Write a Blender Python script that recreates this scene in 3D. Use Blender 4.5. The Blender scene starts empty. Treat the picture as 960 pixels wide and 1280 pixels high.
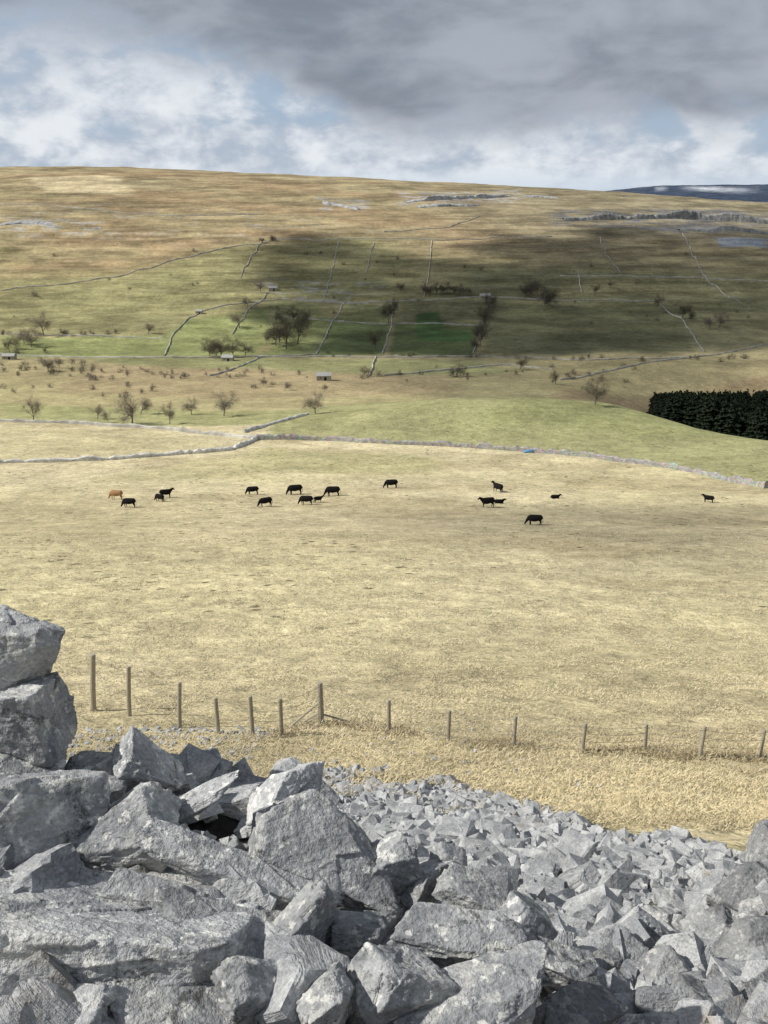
import bpy, math, random
import numpy as np
from mathutils import Vector, Matrix, Euler
random.seed(7); rng=np.random.default_rng(7)
scene=bpy.context.scene
# ------------------------------------------------------------------ camera
P=math.radians(20.6); F=1066.0
cam_d=bpy.data.cameras.new("camera"); cam=bpy.data.objects.new("camera",cam_d)
scene.collection.objects.link(cam); scene.camera=cam
cam_d.sensor_fit='VERTICAL'; cam_d.sensor_height=24; cam_d.lens=24*F/1280
cam.rotation_euler=(math.pi/2-P,0,0); cam_d.clip_start=0.05; cam_d.clip_end=20000
cP,sP=math.cos(P),math.sin(P)
def raydir(u,v):
    a=(np.asarray(u,float)-480)/F; b=(np.asarray(v,float)-640)/F
    return np.stack([a, cP-b*sP, -sP-b*cP],-1)   # unit depth
# ------------------------------------------------------------------ noise
def _h(ix,iy,iz,s):
    n=(ix*374761393+iy*668265263+iz*1274126177+s*974634777)&0xffffffff
    n=((n^(n>>13))*1103515245)&0xffffffff
    n=n^(n>>16)
    n=(n*668265263)&0xffffffff
    n=n^(n>>15)
    return n/4294967295.0*2-1
def n2(x,y,s=0):
    x=np.asarray(x,float);y=np.asarray(y,float)
    fx=np.floor(x);fy=np.floor(y);ix=fx.astype(np.int64);iy=fy.astype(np.int64)
    tx=x-fx;ty=y-fy;tx=tx*tx*(3-2*tx);ty=ty*ty*(3-2*ty)
    z=0
    a=_h(ix,iy,z,s);b=_h(ix+1,iy,z,s);c=_h(ix,iy+1,z,s);d=_h(ix+1,iy+1,z,s)
    return (a+(b-a)*tx)*(1-ty)+(c+(d-c)*tx)*ty
def fbm2(x,y,s=0,o=3):
    r=0;a=1;t=0
    for i in range(o):
        r=r+a*n2(x*2**i+i*17.3,y*2**i-i*9.1,s+i);t+=a;a*=.5
    return r/t
def n3(p,s=0):
    f=np.floor(p);i=f.astype(np.int64);t=p-f;t=t*t*(3-2*t)
    x,y,z=i[:,0],i[:,1],i[:,2];r=0
    for dx in (0,1):
        for dy in (0,1):
            for dz in (0,1):
                w=(t[:,0] if dx else 1-t[:,0])*(t[:,1] if dy else 1-t[:,1])*(t[:,2] if dz else 1-t[:,2])
                r=r+w*_h(x+dx,y+dy,z+dz,s)
    return r
def ss(x,a,b):
    t=np.clip((np.asarray(x,float)-a)/(b-a),0,1);return t*t*(3-2*t)
# ------------------------------------------------------------------ terrain height
tab=np.array([(-200,60),(-20,5),(-3,-.9),(0,-1.6),(1,-2.15),(2.3,-3.0),(5,-4.9),(10,-8.5),(15,-11.55),(21.2,-14.7),(32,-19.8),(45,-25),(80,-35.6),
 (127,-49),(155,-54.9),(180,-59.6),(205,-63.2),(235,-67.6),(300,-76),(350,-81.5),(440,-89.5),(510,-92.7),(555,-92.8),(640,-88.4),
 (740,-69.7),(860,-43.4),(950,-24.1),(1080,-1),(1200,14),(1300,14.8),(1600,5),(2500,-60),(3600,-60),(7600,-150)],float)
def lg(y): return np.sign(y)*np.log1p(np.abs(y)/3.0)
_g=np.linspace(lg(-200),lg(7600),6000); _yy=np.sign(_g)*3*(np.expm1(np.abs(_g)))
_zz=np.interp(_yy,tab[:,0],tab[:,1])
k=np.hanning(91);k/=k.sum();_zs=np.convolve(np.pad(_zz,45,mode='edge'),k,'valid')
cx=np.array([-505,-348,-190,21,232,369,506,900]);cz=np.array([17,17,9.5,0,-10,-18,-28,-40.])
def H(x,y):
    x=np.asarray(x,float);y=np.asarray(y,float)
    r=np.hypot(x,y)
    z=np.interp(lg(y),_g,_zs)
    z=z+np.interp(x,cx,cz)*ss(y,600,1180)*(1-ss(y,2500,3600))
    fl=np.interp(x,[900,1010,1110,1210,1385,1900,4000],[0,50,72,92,111,116,120])
    z=z+fl*ss(y,3700,4600)
    # knoll and the hollow beside it
    z=z+7.5*np.exp(-((x-42)/62)**2-((y-292)/34)**2)
    z=z-31*ss(x,78,165)*np.where(y<352,np.exp(-(np.maximum(352-y-40,0)/42)**2),np.exp(-(np.maximum(y-352-12,0)/50)**2))
    z=z+3.2*fbm2(x/150,y/110,3,3)*ss(y,520,800)*(1-ss(y,1150,1250)*.6)
    z=z+1.3*fbm2(x/45,y/35,5,3)*ss(y,300,600)
    z=z+.55*fbm2(x/18,y/14,8,3)*ss(y,40,110)
    tm=ss(y,590,640)*(1-ss(y,860,960))
    zz=z+3*fbm2(x/110,y/90,12,2)
    z=z+1.25*np.sin(zz*2*np.pi/6.5)*tm*(.5+.5*ss(fbm2(x/120,y/60,14,2),-.3,.2))
    z=z+.12*fbm2(x/1.3,y/1.1,21,2)*ss(y,9,14)*(1-ss(y,80,120))
    # rocky bank beside the camera
    yb=np.interp(x,[-.3,.6,1.2],[2.7,2.05,1.4])
    hz=-1.56-.2*y-.36*(x+.8)
    hz=np.where(x<-.8,-1.56-.2*y-.1*(x+.8),hz)
    hz=hz-1.6*np.maximum(y-yb,0)-1.6*np.maximum(x-.7,0)
    hz=hz+.08*fbm2(x/.5,y/.5,31,2)
    near=(r<12)
    z=np.where(near&(hz>z)&(y>-1.5),hz,z)
    z=z+.85*np.exp(-((x-2.75)/.7)**2-((y-3.7)/.8)**2)
    z=z+.12*fbm2(x/.9,y/.9,33,2)*(1-ss(y,12,16))*ss(y,1,3)
    return z
_T=np.concatenate([np.geomspace(.8,120,700),np.geomspace(120.5,1400,1100),np.geomspace(1405,7000,120)])
def pick(u,v):
    d=raydir(u,v).reshape(-1,3);out=np.zeros((len(d),3))
    for i,dd in enumerate(d):
        p=dd[None,:]*_T[:,None]
        b=p[:,2]-H(p[:,0],p[:,1])
        w=np.where(b<0)[0]
        k=w[0] if len(w) else len(_T)-1
        if k>0:
            f=b[k-1]/(b[k-1]-b[k]+1e-9);t=_T[k-1]+(_T[k]-_T[k-1])*np.clip(f,0,1)
        else:t=_T[0]
        out[i]=dd*t
    out[:,2]=H(out[:,0],out[:,1])
    return out
def picks(pts): 
    a=np.array(pts,float);return pick(a[:,0],a[:,1])
def sdf(x,y,poly):
    n=len(poly);d=np.full(x.shape,1e12);ins=np.zeros(x.shape,bool)
    for i in range(n):
        ax,ay=poly[i][:2];bx,by=poly[(i+1)%n][:2]
        ex,ey=bx-ax,by-ay;wx,wy=x-ax,y-ay
        t=np.clip((wx*ex+wy*ey)/(ex*ex+ey*ey+1e-9),0,1)
        d=np.minimum(d,(wx-ex*t)**2+(wy-ey*t)**2)
        c=((ay<=y)&(by>y))|((by<=y)&(ay>y))
        xi=ax+(y-ay)/(by-ay if abs(by-ay)>1e-9 else 1e-9)*ex
        ins^=c&(x<xi)
    d=np.sqrt(d);return np.where(ins,d,-d)
# ------------------------------------------------------------------ node helpers
def newmat(name):
    m=bpy.data.materials.new(name);m.use_nodes=True;nt=m.node_tree
    for n in list(nt.nodes):nt.nodes.remove(n)
    return m,nt
class G:
    def __init__(s,nt):s.nt=nt
    def n(s,t,**k):
        a=s.nt.nodes.new(t)
        for q,w in k.items():setattr(a,q,w)
        return a
    def L(s,a,b):s.nt.links.new(a,b)
    def _in(s,sock,v):
        if isinstance(v,bpy.types.NodeSocket):s.L(v,sock)
        else:sock.default_value=v
    def m(s,op,a,b=0.0,c=None,clamp=False):
        x=s.n('ShaderNodeMath',operation=op);x.use_clamp=clamp
        s._in(x.inputs[0],a);s._in(x.inputs[1],b)
        if c is not None:s._in(x.inputs[2],c)
        return x.outputs[0]
    def mr(s,v,a,b,c=0.,d=1.,smooth=True):
        x=s.n('ShaderNodeMapRange');x.interpolation_type='SMOOTHSTEP' if smooth else 'LINEAR'
        s._in(x.inputs[0],v)
        for i,w in enumerate((a,b,c,d)):s._in(x.inputs[i+1],w)
        return x.outputs[0]
    def noise(s,vec,scale,det=4,rough=.6,dist=0.):
        x=s.n('ShaderNodeTexNoise')
        if vec is not None:s.L(vec,x.inputs['Vector'])
        x.inputs['Scale'].default_value=scale;x.inputs['Detail'].default_value=det
        x.inputs['Roughness'].default_value=rough;x.inputs['Distortion'].default_value=dist
        return x.outputs['Fac']
    def mix(s,f,a,b,mode='MIX'):
        x=s.n('ShaderNodeMix');x.data_type='RGBA';x.blend_type=mode
        s._in(x.inputs[0],f)
        for sock,v in ((x.inputs[6],a),(x.inputs[7],b)):
            if isinstance(v,tuple) and len(v)==3:v=v+(1,)
            s._in(sock,v)
        return x.outputs[2]
    def vmul(s,v,t):
        x=s.n('ShaderNodeVectorMath',operation='MULTIPLY');s.L(v,x.inputs[0]);x.inputs[1].default_value=t;return x.outputs[0]
    def scale(s,v,f):
        x=s.n('ShaderNodeVectorMath',operation='SCALE');s.L(v,x.inputs[0]);s._in(x.inputs['Scale'],f);return x.outputs[0]
    def attr(s,name,out='Color'):
        x=s.n('ShaderNodeAttribute');x.attribute_name=name;return x.outputs[out]
    def out(s,col,rough=.9,bump=None,bs=.5,bd=.05,spec=.2):
        b=s.n('ShaderNodeBsdfPrincipled');o=s.n('ShaderNodeOutputMaterial')
        s._in(b.inputs['Base Color'],col if not isinstance(col,tuple) else col+(1,) if len(col)==3 else col)
        s._in(b.inputs['Roughness'],rough);b.inputs['Specular IOR Level'].default_value=spec
        if bump is not None:
            u=s.n('ShaderNodeBump');s.L(bump,u.inputs['Height']);u.inputs['Strength'].default_value=bs;u.inputs['Distance'].default_value=bd
            s.L(u.outputs[0],b.inputs['Normal'])
        s.L(b.outputs[0],o.inputs[0]);return b
# ------------------------------------------------------------------ mesh helpers
def mesh_np(name,V,Fc,mat=None,smooth=False,cols=None):
    V=np.asarray(V,np.float32)
    if not isinstance(Fc,list):Fc=[Fc]
    Fc=[np.asarray(f,np.int32) for f in Fc if len(f)]
    me=bpy.data.meshes.new(name);me.vertices.add(len(V));me.vertices.foreach_set("co",V.ravel())
    tot=np.concatenate([np.full(len(f),f.shape[1],np.int32) for f in Fc])
    idx=np.concatenate([f.ravel() for f in Fc]);st=np.concatenate([[0],np.cumsum(tot)[:-1]]).astype(np.int32)
    me.loops.add(len(idx));me.loops.foreach_set("vertex_index",idx)
    me.polygons.add(len(tot));me.polygons.foreach_set("loop_start",st);me.polygons.foreach_set("loop_total",tot)
    me.polygons.foreach_set("use_smooth",np.full(len(tot),smooth,bool))
    me.update(calc_edges=True)
    if mat:me.materials.append(mat)
    if cols is not None:
        a=me.color_attributes.new("cover",'FLOAT_COLOR','POINT')
        c=np.ones((len(V),4),np.float32);c[:,:3]=cols;a.data.foreach_set("color",c.ravel())
    return me
def obj(name,me,label=None,cat=None,loc=None,rot=None,scale=None,parent=None,group=None,kind=None):
    o=bpy.data.objects.new(name,me);scene.collection.objects.link(o)
    if loc is not None:o.location=[float(c) for c in loc]
    if rot is not None:o.rotation_euler=rot
    if scale is not None:o.scale=scale
    if parent:o.parent=parent
    if label:o["label"]=label
    if cat:o["category"]=cat
    if group:o["group"]=group
    if kind:o["kind"]=kind
    return o
class MB:
    def __init__(s):s.v=[];s.q=[];s.t=[];s.n=0
    def add(s,V,q=None,t=None):
        V=np.asarray(V,float)
        if q is not None and len(q):s.q.append(np.asarray(q)+s.n)
        if t is not None and len(t):s.t.append(np.asarray(t)+s.n)
        s.v.append(V);s.n+=len(V)
    def tube(s,pts,rad,n=6,cap=True):
        pts=np.asarray(pts,float);R=[]
        rad=[(r,r) if np.isscalar(r) else r for r in rad]
        for i,p in enumerate(pts):
            t=pts[min(i+1,len(pts)-1)]-pts[max(i-1,0)];t/=np.linalg.norm(t)+1e-9
            ref=np.array([0,1.,0]) if abs(t[1])<.9 else np.array([1.,0,0])
            b=np.cross(t,ref);b/=np.linalg.norm(b);a=np.cross(b,t)
            th=np.arange(n)*2*np.pi/n
            R.append(p+np.outer(np.cos(th)*rad[i][0],a)+np.outer(np.sin(th)*rad[i][1],b))
        V=np.concatenate(R);q=[]
        for i in range(len(pts)-1):
            for j in range(n):q.append((i*n+j,i*n+(j+1)%n,(i+1)*n+(j+1)%n,(i+1)*n+j))
        t=[]
        if cap:
            V=np.vstack([V,pts[0],pts[-1]]);c0=len(V)-2;c1=len(V)-1;o=(len(pts)-1)*n
            for j in range(n):t.append((c0,(j+1)%n,j));t.append((c1,o+j,o+(j+1)%n))
        s.add(V,q,t)
    def box(s,c,d,rz=0):
        x,y,z=np.array(d)/2.;V=np.array([(-x,-y,-z),(x,-y,-z),(x,y,-z),(-x,y,-z),(-x,-y,z),(x,-y,z),(x,y,z),(-x,y,z)])
        cc,sn=math.cos(rz),math.sin(rz);V=np.stack([V[:,0]*cc-V[:,1]*sn,V[:,0]*sn+V[:,1]*cc,V[:,2]],1)+np.array(c)
        s.add(V,[(0,3,2,1),(4,5,6,7),(0,1,5,4),(1,2,6,5),(2,3,7,6),(3,0,4,7)])
    def mesh(s,name,mat,smooth=False):
        f=[]
        if s.q:f.append(np.concatenate(s.q))
        if s.t:f.append(np.concatenate(s.t))
        return mesh_np(name,np.concatenate(s.v),f,mat,smooth)
# ------------------------------------------------------------------ sun & world
S=np.array([-.75,-.04,.64]);S/=np.linalg.norm(S)
sd=bpy.data.lights.new("sun",'SUN');sd.energy=5.0;sd.angle=math.radians(.53);sd.color=(1,.955,.88)
so=bpy.data.objects.new("sun",sd);scene.collection.objects.link(so);so.rotation_euler=Vector(S).to_track_quat('Z','Y').to_euler()
so.location=(-50,-20,60)
w=bpy.data.worlds.new("World");scene.world=w;w.use_nodes=True;nt=w.node_tree
for n in list(nt.nodes):nt.nodes.remove(n)
g=G(nt)
sky=g.n('ShaderNodeTexSky');sky.sky_type='NISHITA';sky.sun_disc=False
sky.sun_elevation=math.asin(S[2]);sky.sun_rotation=math.atan2(S[0],S[1]);sky.altitude=300
tc=g.n('ShaderNodeTexCoord').outputs['Generated']
sep=g.n('ShaderNodeSeparateXYZ');g.L(tc,sep.inputs[0])
az=g.m('ARCTAN2',sep.outputs[0],sep.outputs[1]);el=g.m('ARCSINE',sep.outputs[2])
def comb(a,b,c=0.):
    x=g.n('ShaderNodeCombineXYZ');g._in(x.inputs[0],a);g._in(x.inputs[1],b);g._in(x.inputs[2],c);return x.outputs[0]
v1=comb(az,g.m('MULTIPLY',el,2.3),3.1)
v2=comb(az,g.m('MULTIPLY',el,1.8),7.7)
v3=comb(az,g.m('MULTIPLY',el,2.6),1.7)
big=g.noise(v1,4.5,3,.5,.2)
mid=g.noise(v2,12,7,.54,.25)
fine=g.noise(v2,30,5,.6,.2)
band=g.noise(v3,8,6,.52,.3)
edge=g.mr(az,-.36,.04,.162,.060)
dk=g.m('ADD',g.m('SUBTRACT',el,edge),g.m('MULTIPLY',g.m('SUBTRACT',big,.5),.07))
dk=g.m('ADD',dk,g.m('MULTIPLY',g.m('SUBTRACT',mid,.5),.07))
dark=g.mr(dk,-.020,.028)
cum=g.m('ADD',g.m('MULTIPLY',big,.35),g.m('MULTIPLY',mid,.65))
cloud=g.mr(cum,.39,.50,.42,1.)
br=g.mr(g.m('ADD',g.m('MULTIPLY',mid,.7),g.m('MULTIPLY',fine,.3)),.40,.62)
white=g.mix(br,(4.6,5.2,6.1),(8.2,8.5,8.9))
blue=g.mix(.75,sky.outputs[0],(3.1,4.5,6.4))
base=g.mix(g.m('MULTIPLY',cloud,.96),blue,white)
base=g.mix(g.mr(el,.032,.0,0,.72),base,(6.0,6.9,7.9))
up=g.mr(g.m('ADD',el,g.m('MULTIPLY',g.m('SUBTRACT',mid,.5),.14)),.098,.165)
base=g.mix(g.m('MULTIPLY',up,.82),base,(4.1,4.65,5.5))
dn=g.mr(g.m('ADD',g.m('MULTIPLY',big,.35),g.m('MULTIPLY',band,.65)),.36,.62)
darkc=g.mix(dn,(2.15,2.45,3.0),(3.9,4.3,4.95))
fin=g.mix(g.m('MULTIPLY',dark,.95),base,darkc)
bg=g.n('ShaderNodeBackground');bg.inputs['Strength'].default_value=.1;g.L(fin,bg.inputs[0])
wo=g.n('ShaderNodeOutputWorld');g.L(bg.outputs[0],wo.inputs[0])
scene.view_settings.view_transform='Standard';scene.view_settings.look='None';scene.view_settings.exposure=0
# ------------------------------------------------------------------ terrain mesh
th=np.concatenate([-np.linspace(180,31,36),np.linspace(-30,30,700),np.linspace(31,180,36)[:-1]])
th=np.radians(th)
rr=np.concatenate([np.geomspace(.35,20,230),np.geomspace(20.3,500,290),np.linspace(503,1350,320),np.geomspace(1380,7500,60)])
TH,RR=np.meshgrid(th,rr);X=(RR*np.sin(TH)).ravel();Y=(RR*np.cos(TH)).ravel()
X=np.append(X,0);Y=np.append(Y,0);Z=H(X,Y)
nc=len(th);nr=len(rr)
i=np.arange(nr-1)[:,None]*nc;j=np.arange(nc)[None,:];j2=(j+1)%nc
q=np.stack([i+j,i+j2,i+nc+j2,i+nc+j],-1).reshape(-1,4)
q=q[:,::-1]
tri=np.stack([np.full(nc,nr*nc),(np.arange(nc)+1)%nc,np.arange(nc)],1)[:,::-1]
def V3(*a):return np.array(a,float)
C=np.zeros((len(X),3));
nz=fbm2(X/60,Y/60,41,4);nf=fbm2(X/9,Y/9,43,3)
C[:]=V3(.615,.54,.345)
def blend(mask,col):
    global C
    C=C*(1-mask[:,None])+np.asarray(col)*mask[:,None]
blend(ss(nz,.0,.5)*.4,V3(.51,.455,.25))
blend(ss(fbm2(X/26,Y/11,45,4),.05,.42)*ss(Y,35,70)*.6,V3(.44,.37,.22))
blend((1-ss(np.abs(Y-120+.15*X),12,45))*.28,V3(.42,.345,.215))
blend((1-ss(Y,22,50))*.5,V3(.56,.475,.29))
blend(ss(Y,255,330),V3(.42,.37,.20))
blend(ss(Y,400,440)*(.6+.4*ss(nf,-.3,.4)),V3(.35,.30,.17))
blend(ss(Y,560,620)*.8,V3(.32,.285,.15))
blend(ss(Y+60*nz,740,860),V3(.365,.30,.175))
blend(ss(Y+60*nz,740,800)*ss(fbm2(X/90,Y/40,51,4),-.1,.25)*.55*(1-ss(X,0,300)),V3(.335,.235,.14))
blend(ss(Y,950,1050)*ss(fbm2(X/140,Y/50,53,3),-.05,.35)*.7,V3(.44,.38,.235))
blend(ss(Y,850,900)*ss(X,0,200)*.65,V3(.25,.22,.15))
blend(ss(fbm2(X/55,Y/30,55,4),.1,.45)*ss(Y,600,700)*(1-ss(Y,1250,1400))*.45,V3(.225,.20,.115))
blend(ss(Y,2500,3400),V3(.05,.07,.11))  # far fell: bluish distance haze put into the ground colour
polys=[
 ([(0,350),(150,348),(300,306),(470,298),(520,330),(490,385),(240,395),(200,422),(0,420)],V3(.30,.285,.145),.8,14),
 ([(500,330),(960,345),(960,430),(700,445),(500,400)],V3(.23,.22,.12),.75,20),
 ([(0,420),(60,422),(200,420),(240,397),(330,385),(345,410),(320,446),(0,446)],V3(.27,.30,.125),.9,5),
 ([(345,395),(480,400),(470,443),(330,446)],V3(.21,.235,.10),.9,3),
 ([(345,376),(395,378),(415,400),(350,396)],V3(.27,.27,.13),.8,3),
 ([(440,380),(490,382),(488,400),(418,400)],V3(.19,.21,.095),.8,3),
 ([(415,402),(488,402),(478,443),(396,445)],V3(.165,.20,.085),.95,2),
 ([(495,405),(602,408),(592,445),(486,443)],V3(.155,.19,.08),.95,2),
 ([(520,392),(548,389),(556,413),(592,416),(588,428),(521,426)],V3(.10,.17,.06),.95,2),
 ([(612,380),(850,390),(870,440),(606,443)],V3(.18,.18,.095),.8,5),
 ([(90,448),(480,449),(880,452),(860,462),(480,470),(330,460),(200,462)],V3(.25,.26,.125),.85,4),
 ([(600,452),(870,448),(960,433),(960,465),(700,478)],V3(.38,.325,.18),.8,5),
 ([(700,485),(960,470),(960,500),(820,512),(700,506)],V3(.31,.235,.14),.8,5),
 ([(120,455),(560,470),(580,490),(300,500),(60,490)],V3(.36,.285,.17),.7,8),
 ([(0,505),(380,512),(560,512),(380,520),(330,530),(200,533),(0,524)],V3(.32,.33,.15),.8,3),
 ([(330,560),(560,572),(540,592),(310,590)],V3(.41,.385,.20),.75,4),
 ([(200,580),(330,562),(350,600),(120,600)],V3(.48,.44,.24),.6,5),
 ([(0,532),(200,540),(290,556),(190,568),(0,574)],V3(.53,.47,.28),.8,3),
 ([(30,222),(150,220),(168,243),(60,240)],V3(.58,.49,.31),.85,6),
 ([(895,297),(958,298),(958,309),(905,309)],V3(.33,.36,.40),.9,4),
]
def paint(wp,col,am,soft):
    m0=(X>wp[:,0].min()-60)&(X<wp[:,0].max()+60)&(Y>wp[:,1].min()-60)&(Y<wp[:,1].max()+60)
    d=np.full(len(X),-1e6);d[m0]=sdf(X[m0],Y[m0],wp)
    blend(ss(d+soft*.8*nf,-soft,soft)*am,col)
for pp,col,am,soft in polys:paint(picks(pp),col,am,soft)
kf=picks([(330,549),(400,550),(490,554),(560,557),(650,563),(740,571),(800,579),(880,593),(958,610)])
paint(np.concatenate([kf,np.array([[135,200,0],[170,240,0],[150,318,0],[110,330,0],[40,335,0],[-20,325,0],[-38,290,0]])]),V3(.34,.335,.165),.92,2.5)
paint(np.array([[20,262,0],[120,240,0],[150,300,0],[60,300,0]]),V3(.30,.315,.14),.6,12)
sn=ss(Y,3700,4000)*ss(X,1220,1420)*np.exp(-((Z-12)/6)**2)*ss(fbm2(X/320,Z/9,61,3),-.35,-.1)
blend(sn,V3(.62,.66,.72))
def rocky(pp,soft,thr,am,col):
    wp=picks(pp);d=sdf(X,Y,wp)
    blend(ss(d,-soft,soft)*ss(fbm2(X/16,Y/3.5,77,4),thr,thr+.12)*am,col)
rocky([(500,240),(650,236),(650,252),(500,258)],8,.05,.7,V3(.42,.43,.44))
rocky([(395,246),(460,250),(460,266),(400,262)],6,.0,.65,V3(.42,.43,.44))
rocky([(0,270),(90,274),(150,282),(150,292),(0,290)],8,.1,.6,V3(.42,.42,.40))
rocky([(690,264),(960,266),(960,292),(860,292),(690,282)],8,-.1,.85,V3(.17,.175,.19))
rocky([(320,345),(480,355),(470,385),(330,375)],12,.12,.7,V3(.42,.41,.37))
rocky([(0,255),(330,262),(500,290),(300,300),(0,300)],25,.3,.5,V3(.42,.40,.35))
scree_px=[(372,985),(400,966),(480,965),(545,978),(610,990),(680,1012),(760,1036),(850,1052),(915,1072),(960,1082),(1040,1110)]
SCP=np.concatenate([picks(scree_px),np.array([[5.5,2.2,0],[3,0.3,0],[-2.5,.3,0],[-2.2,2.6,0],[-1.6,6.0,0]])])
SCP[0:1]=pick(300,980)
m0=(np.abs(X)<30)&(Y<30)&(Y>-2)
d=np.full(len(X),-1e6);d[m0]=sdf(X[m0],Y[m0],SCP)
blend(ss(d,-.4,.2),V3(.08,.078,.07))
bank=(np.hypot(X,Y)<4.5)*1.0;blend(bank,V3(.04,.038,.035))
m,nt=newmat("ground");g=G(nt)
pos=g.n('ShaderNodeNewGeometry').outputs['Position']
cov=g.attr("cover")
sp=g.n('ShaderNodeSeparateXYZ');g.L(pos,sp.inputs[0])
a1=g.noise(pos,.9,5,.7);a2=g.noise(pos,.055,5,.62);a3=g.noise(pos,7,3,.7)
a4=g.noise(g.vmul(pos,(.016,.02,.28)),1.,5,.65)
a5=g.noise(pos,.28,5,.7);a6=g.noise(pos,2.4,4,.75)
hill=g.mr(sp.outputs[1],330,620);nearm=g.mr(sp.outputs[1],260,60)
f=g.m('MULTIPLY',g.mr(a1,.3,.7,.80,1.18),g.mr(a2,.3,.7,.82,1.16))
f=g.m('MULTIPLY',f,g.mr(a3,.25,.75,.78,1.2))
f=g.m('MULTIPLY',f,g.mr(a5,.3,.7,.82,1.18))
f=g.m('MULTIPLY',f,g.mr(a6,.34,.48,.60,1.03))
hb=g.mr(a4,.3,.7,.58,1.32);f=g.m('MULTIPLY',f,g.m('ADD',1,g.m('MULTIPLY',g.m('SUBTRACT',hb,1),hill)))
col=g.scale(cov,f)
ol=g.m('MULTIPLY',g.mr(g.noise(pos,.45,5,.75),.54,.68),.4);ol=g.m('MULTIPLY',ol,nearm)
col=g.mix(ol,col,(.30,.27,.13))
vo=g.n('ShaderNodeTexVoronoi');vo.inputs['Scale'].default_value=.42;g.L(pos,vo.inputs['Vector'])
sk=g.m('MULTIPLY',g.mr(vo.outputs['Distance'],.22,.10),g.mr(g.noise(pos,.05,2,.5),.42,.52))
sk=g.m('MULTIPLY',sk,g.mr(sp.outputs[1],30,60));sk=g.m('MULTIPLY',sk,g.mr(sp.outputs[1],300,230))
col=g.mix(g.m('MULTIPLY',sk,.85),col,(.08,.07,.04))
bh=g.m('ADD',a1,g.m('MULTIPLY',a3,.25));bh=g.m('ADD',bh,g.m('MULTIPLY',a5,2.2));bh=g.m('ADD',bh,g.m('MULTIPLY',a6,.45))
g.out(col,.95,bh,.7,.32,.1)
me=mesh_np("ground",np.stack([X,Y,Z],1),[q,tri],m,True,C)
obj("ground",me,"dry straw coloured pasture falling to a wide valley and fell","ground",kind="structure")
# ------------------------------------------------------------------ rock material
def rockmat(name,bright=1.,lich=.5,scale=1.):
    m,nt=newmat(name);g=G(nt)
    geo=g.n('ShaderNodeNewGeometry');pos=geo.outputs['Position'];oi=g.n('ShaderNodeObjectInfo')
    a=g.noise(pos,3*scale,5,.62);b=g.noise(pos,16*scale,5,.7);c=g.noise(pos,70*scale,3,.7)
    B=bright
    col=g.mix(g.mr(a,.38,.62),(.19*B,.20*B,.215*B),(.42*B,.43*B,.435*B))
    col=g.mix(g.mr(b,.3,.7,0,.6),col,(.30*B,.305*B,.31*B))
    col=g.mix(g.m('MULTIPLY',g.mr(g.noise(pos,5*scale,6,.72),.54,.60),.55*lich+.10),col,(.57,.565,.53))
    col=g.mix(g.m('MULTIPLY',g.mr(g.noise(pos,22*scale,4,.6),.56,.62),lich),col,(.70,.70,.66))
    col=g.mix(g.m('MULTIPLY',g.mr(g.noise(pos,8*scale,7,.82,.4),.57,.635),.82),col,(.08,.08,.075))
    col=g.mix(g.m('MULTIPLY',g.mr(g.noise(pos,1.9*scale,4,.6),.60,.70),.5),col,(.30,.235,.155))
    rv=g.mr(oi.outputs['Random'],0,1,.76,1.14,False);cv=g.mr(c,.25,.75,.72,1.24)
    bed=g.noise(g.vmul(g.n('ShaderNodeTexCoord').outputs['Object'],(2*scale,2*scale,22*scale)),1.,3,.6)
    h=g.m('ADD',g.m('ADD',g.m('MULTIPLY',a,.7),g.m('MULTIPLY',b,.48)),g.m('ADD',g.m('MULTIPLY',c,.15),g.m('MULTIPLY',bed,.4)))
    g.out(g.scale(col,g.m('MULTIPLY',rv,cv)),.88,h,.95,.045/scale,.25);return m
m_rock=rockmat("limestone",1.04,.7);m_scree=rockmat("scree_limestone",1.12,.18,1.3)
m_white=rockmat("lichen_limestone",1.3,1.);m_dkrock=rockmat("dark_limestone",.72,.25)  # a white lichened rock and a darker rock with little lichen
import bmesh
_ico={}
def ico(n):
    if n not in _ico:
        bm=bmesh.new();bmesh.ops.create_icosphere(bm,subdivisions=n,radius=1)
        _ico[n]=(np.array([v.co[:] for v in bm.verts]),np.array([[v.index for v in f.verts] for f in bm.faces]));bm.free()
    return _ico[n]
def cells(p,sc,seed):
    q=p*sc;f=np.floor(q).astype(np.int64);best=np.full(len(p),1e9);val=np.zeros(len(p))
    for dx in (-1,0,1):
        for dy in (-1,0,1):
            for dz in (-1,0,1):
                ix,iy,iz=f[:,0]+dx,f[:,1]+dy,f[:,2]+dz
                cx_=ix+.5+.5*_h(ix,iy,iz,seed);cy_=iy+.5+.5*_h(ix,iy,iz,seed+1);cz_=iz+.5+.5*_h(ix,iy,iz,seed+2)
                d=(q[:,0]-cx_)**2+(q[:,1]-cy_)**2+(q[:,2]-cz_)**2
                v=_h(ix,iy,iz,seed+3)+.9*((q[:,0]-cx_)*_h(ix,iy,iz,seed+4)+(q[:,1]-cy_)*_h(ix,iy,iz,seed+5)+(q[:,2]-cz_)*_h(ix,iy,iz,seed+6))
                m_=d<best;best=np.where(m_,d,best);val=np.where(m_,v,val)
    return val
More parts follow.
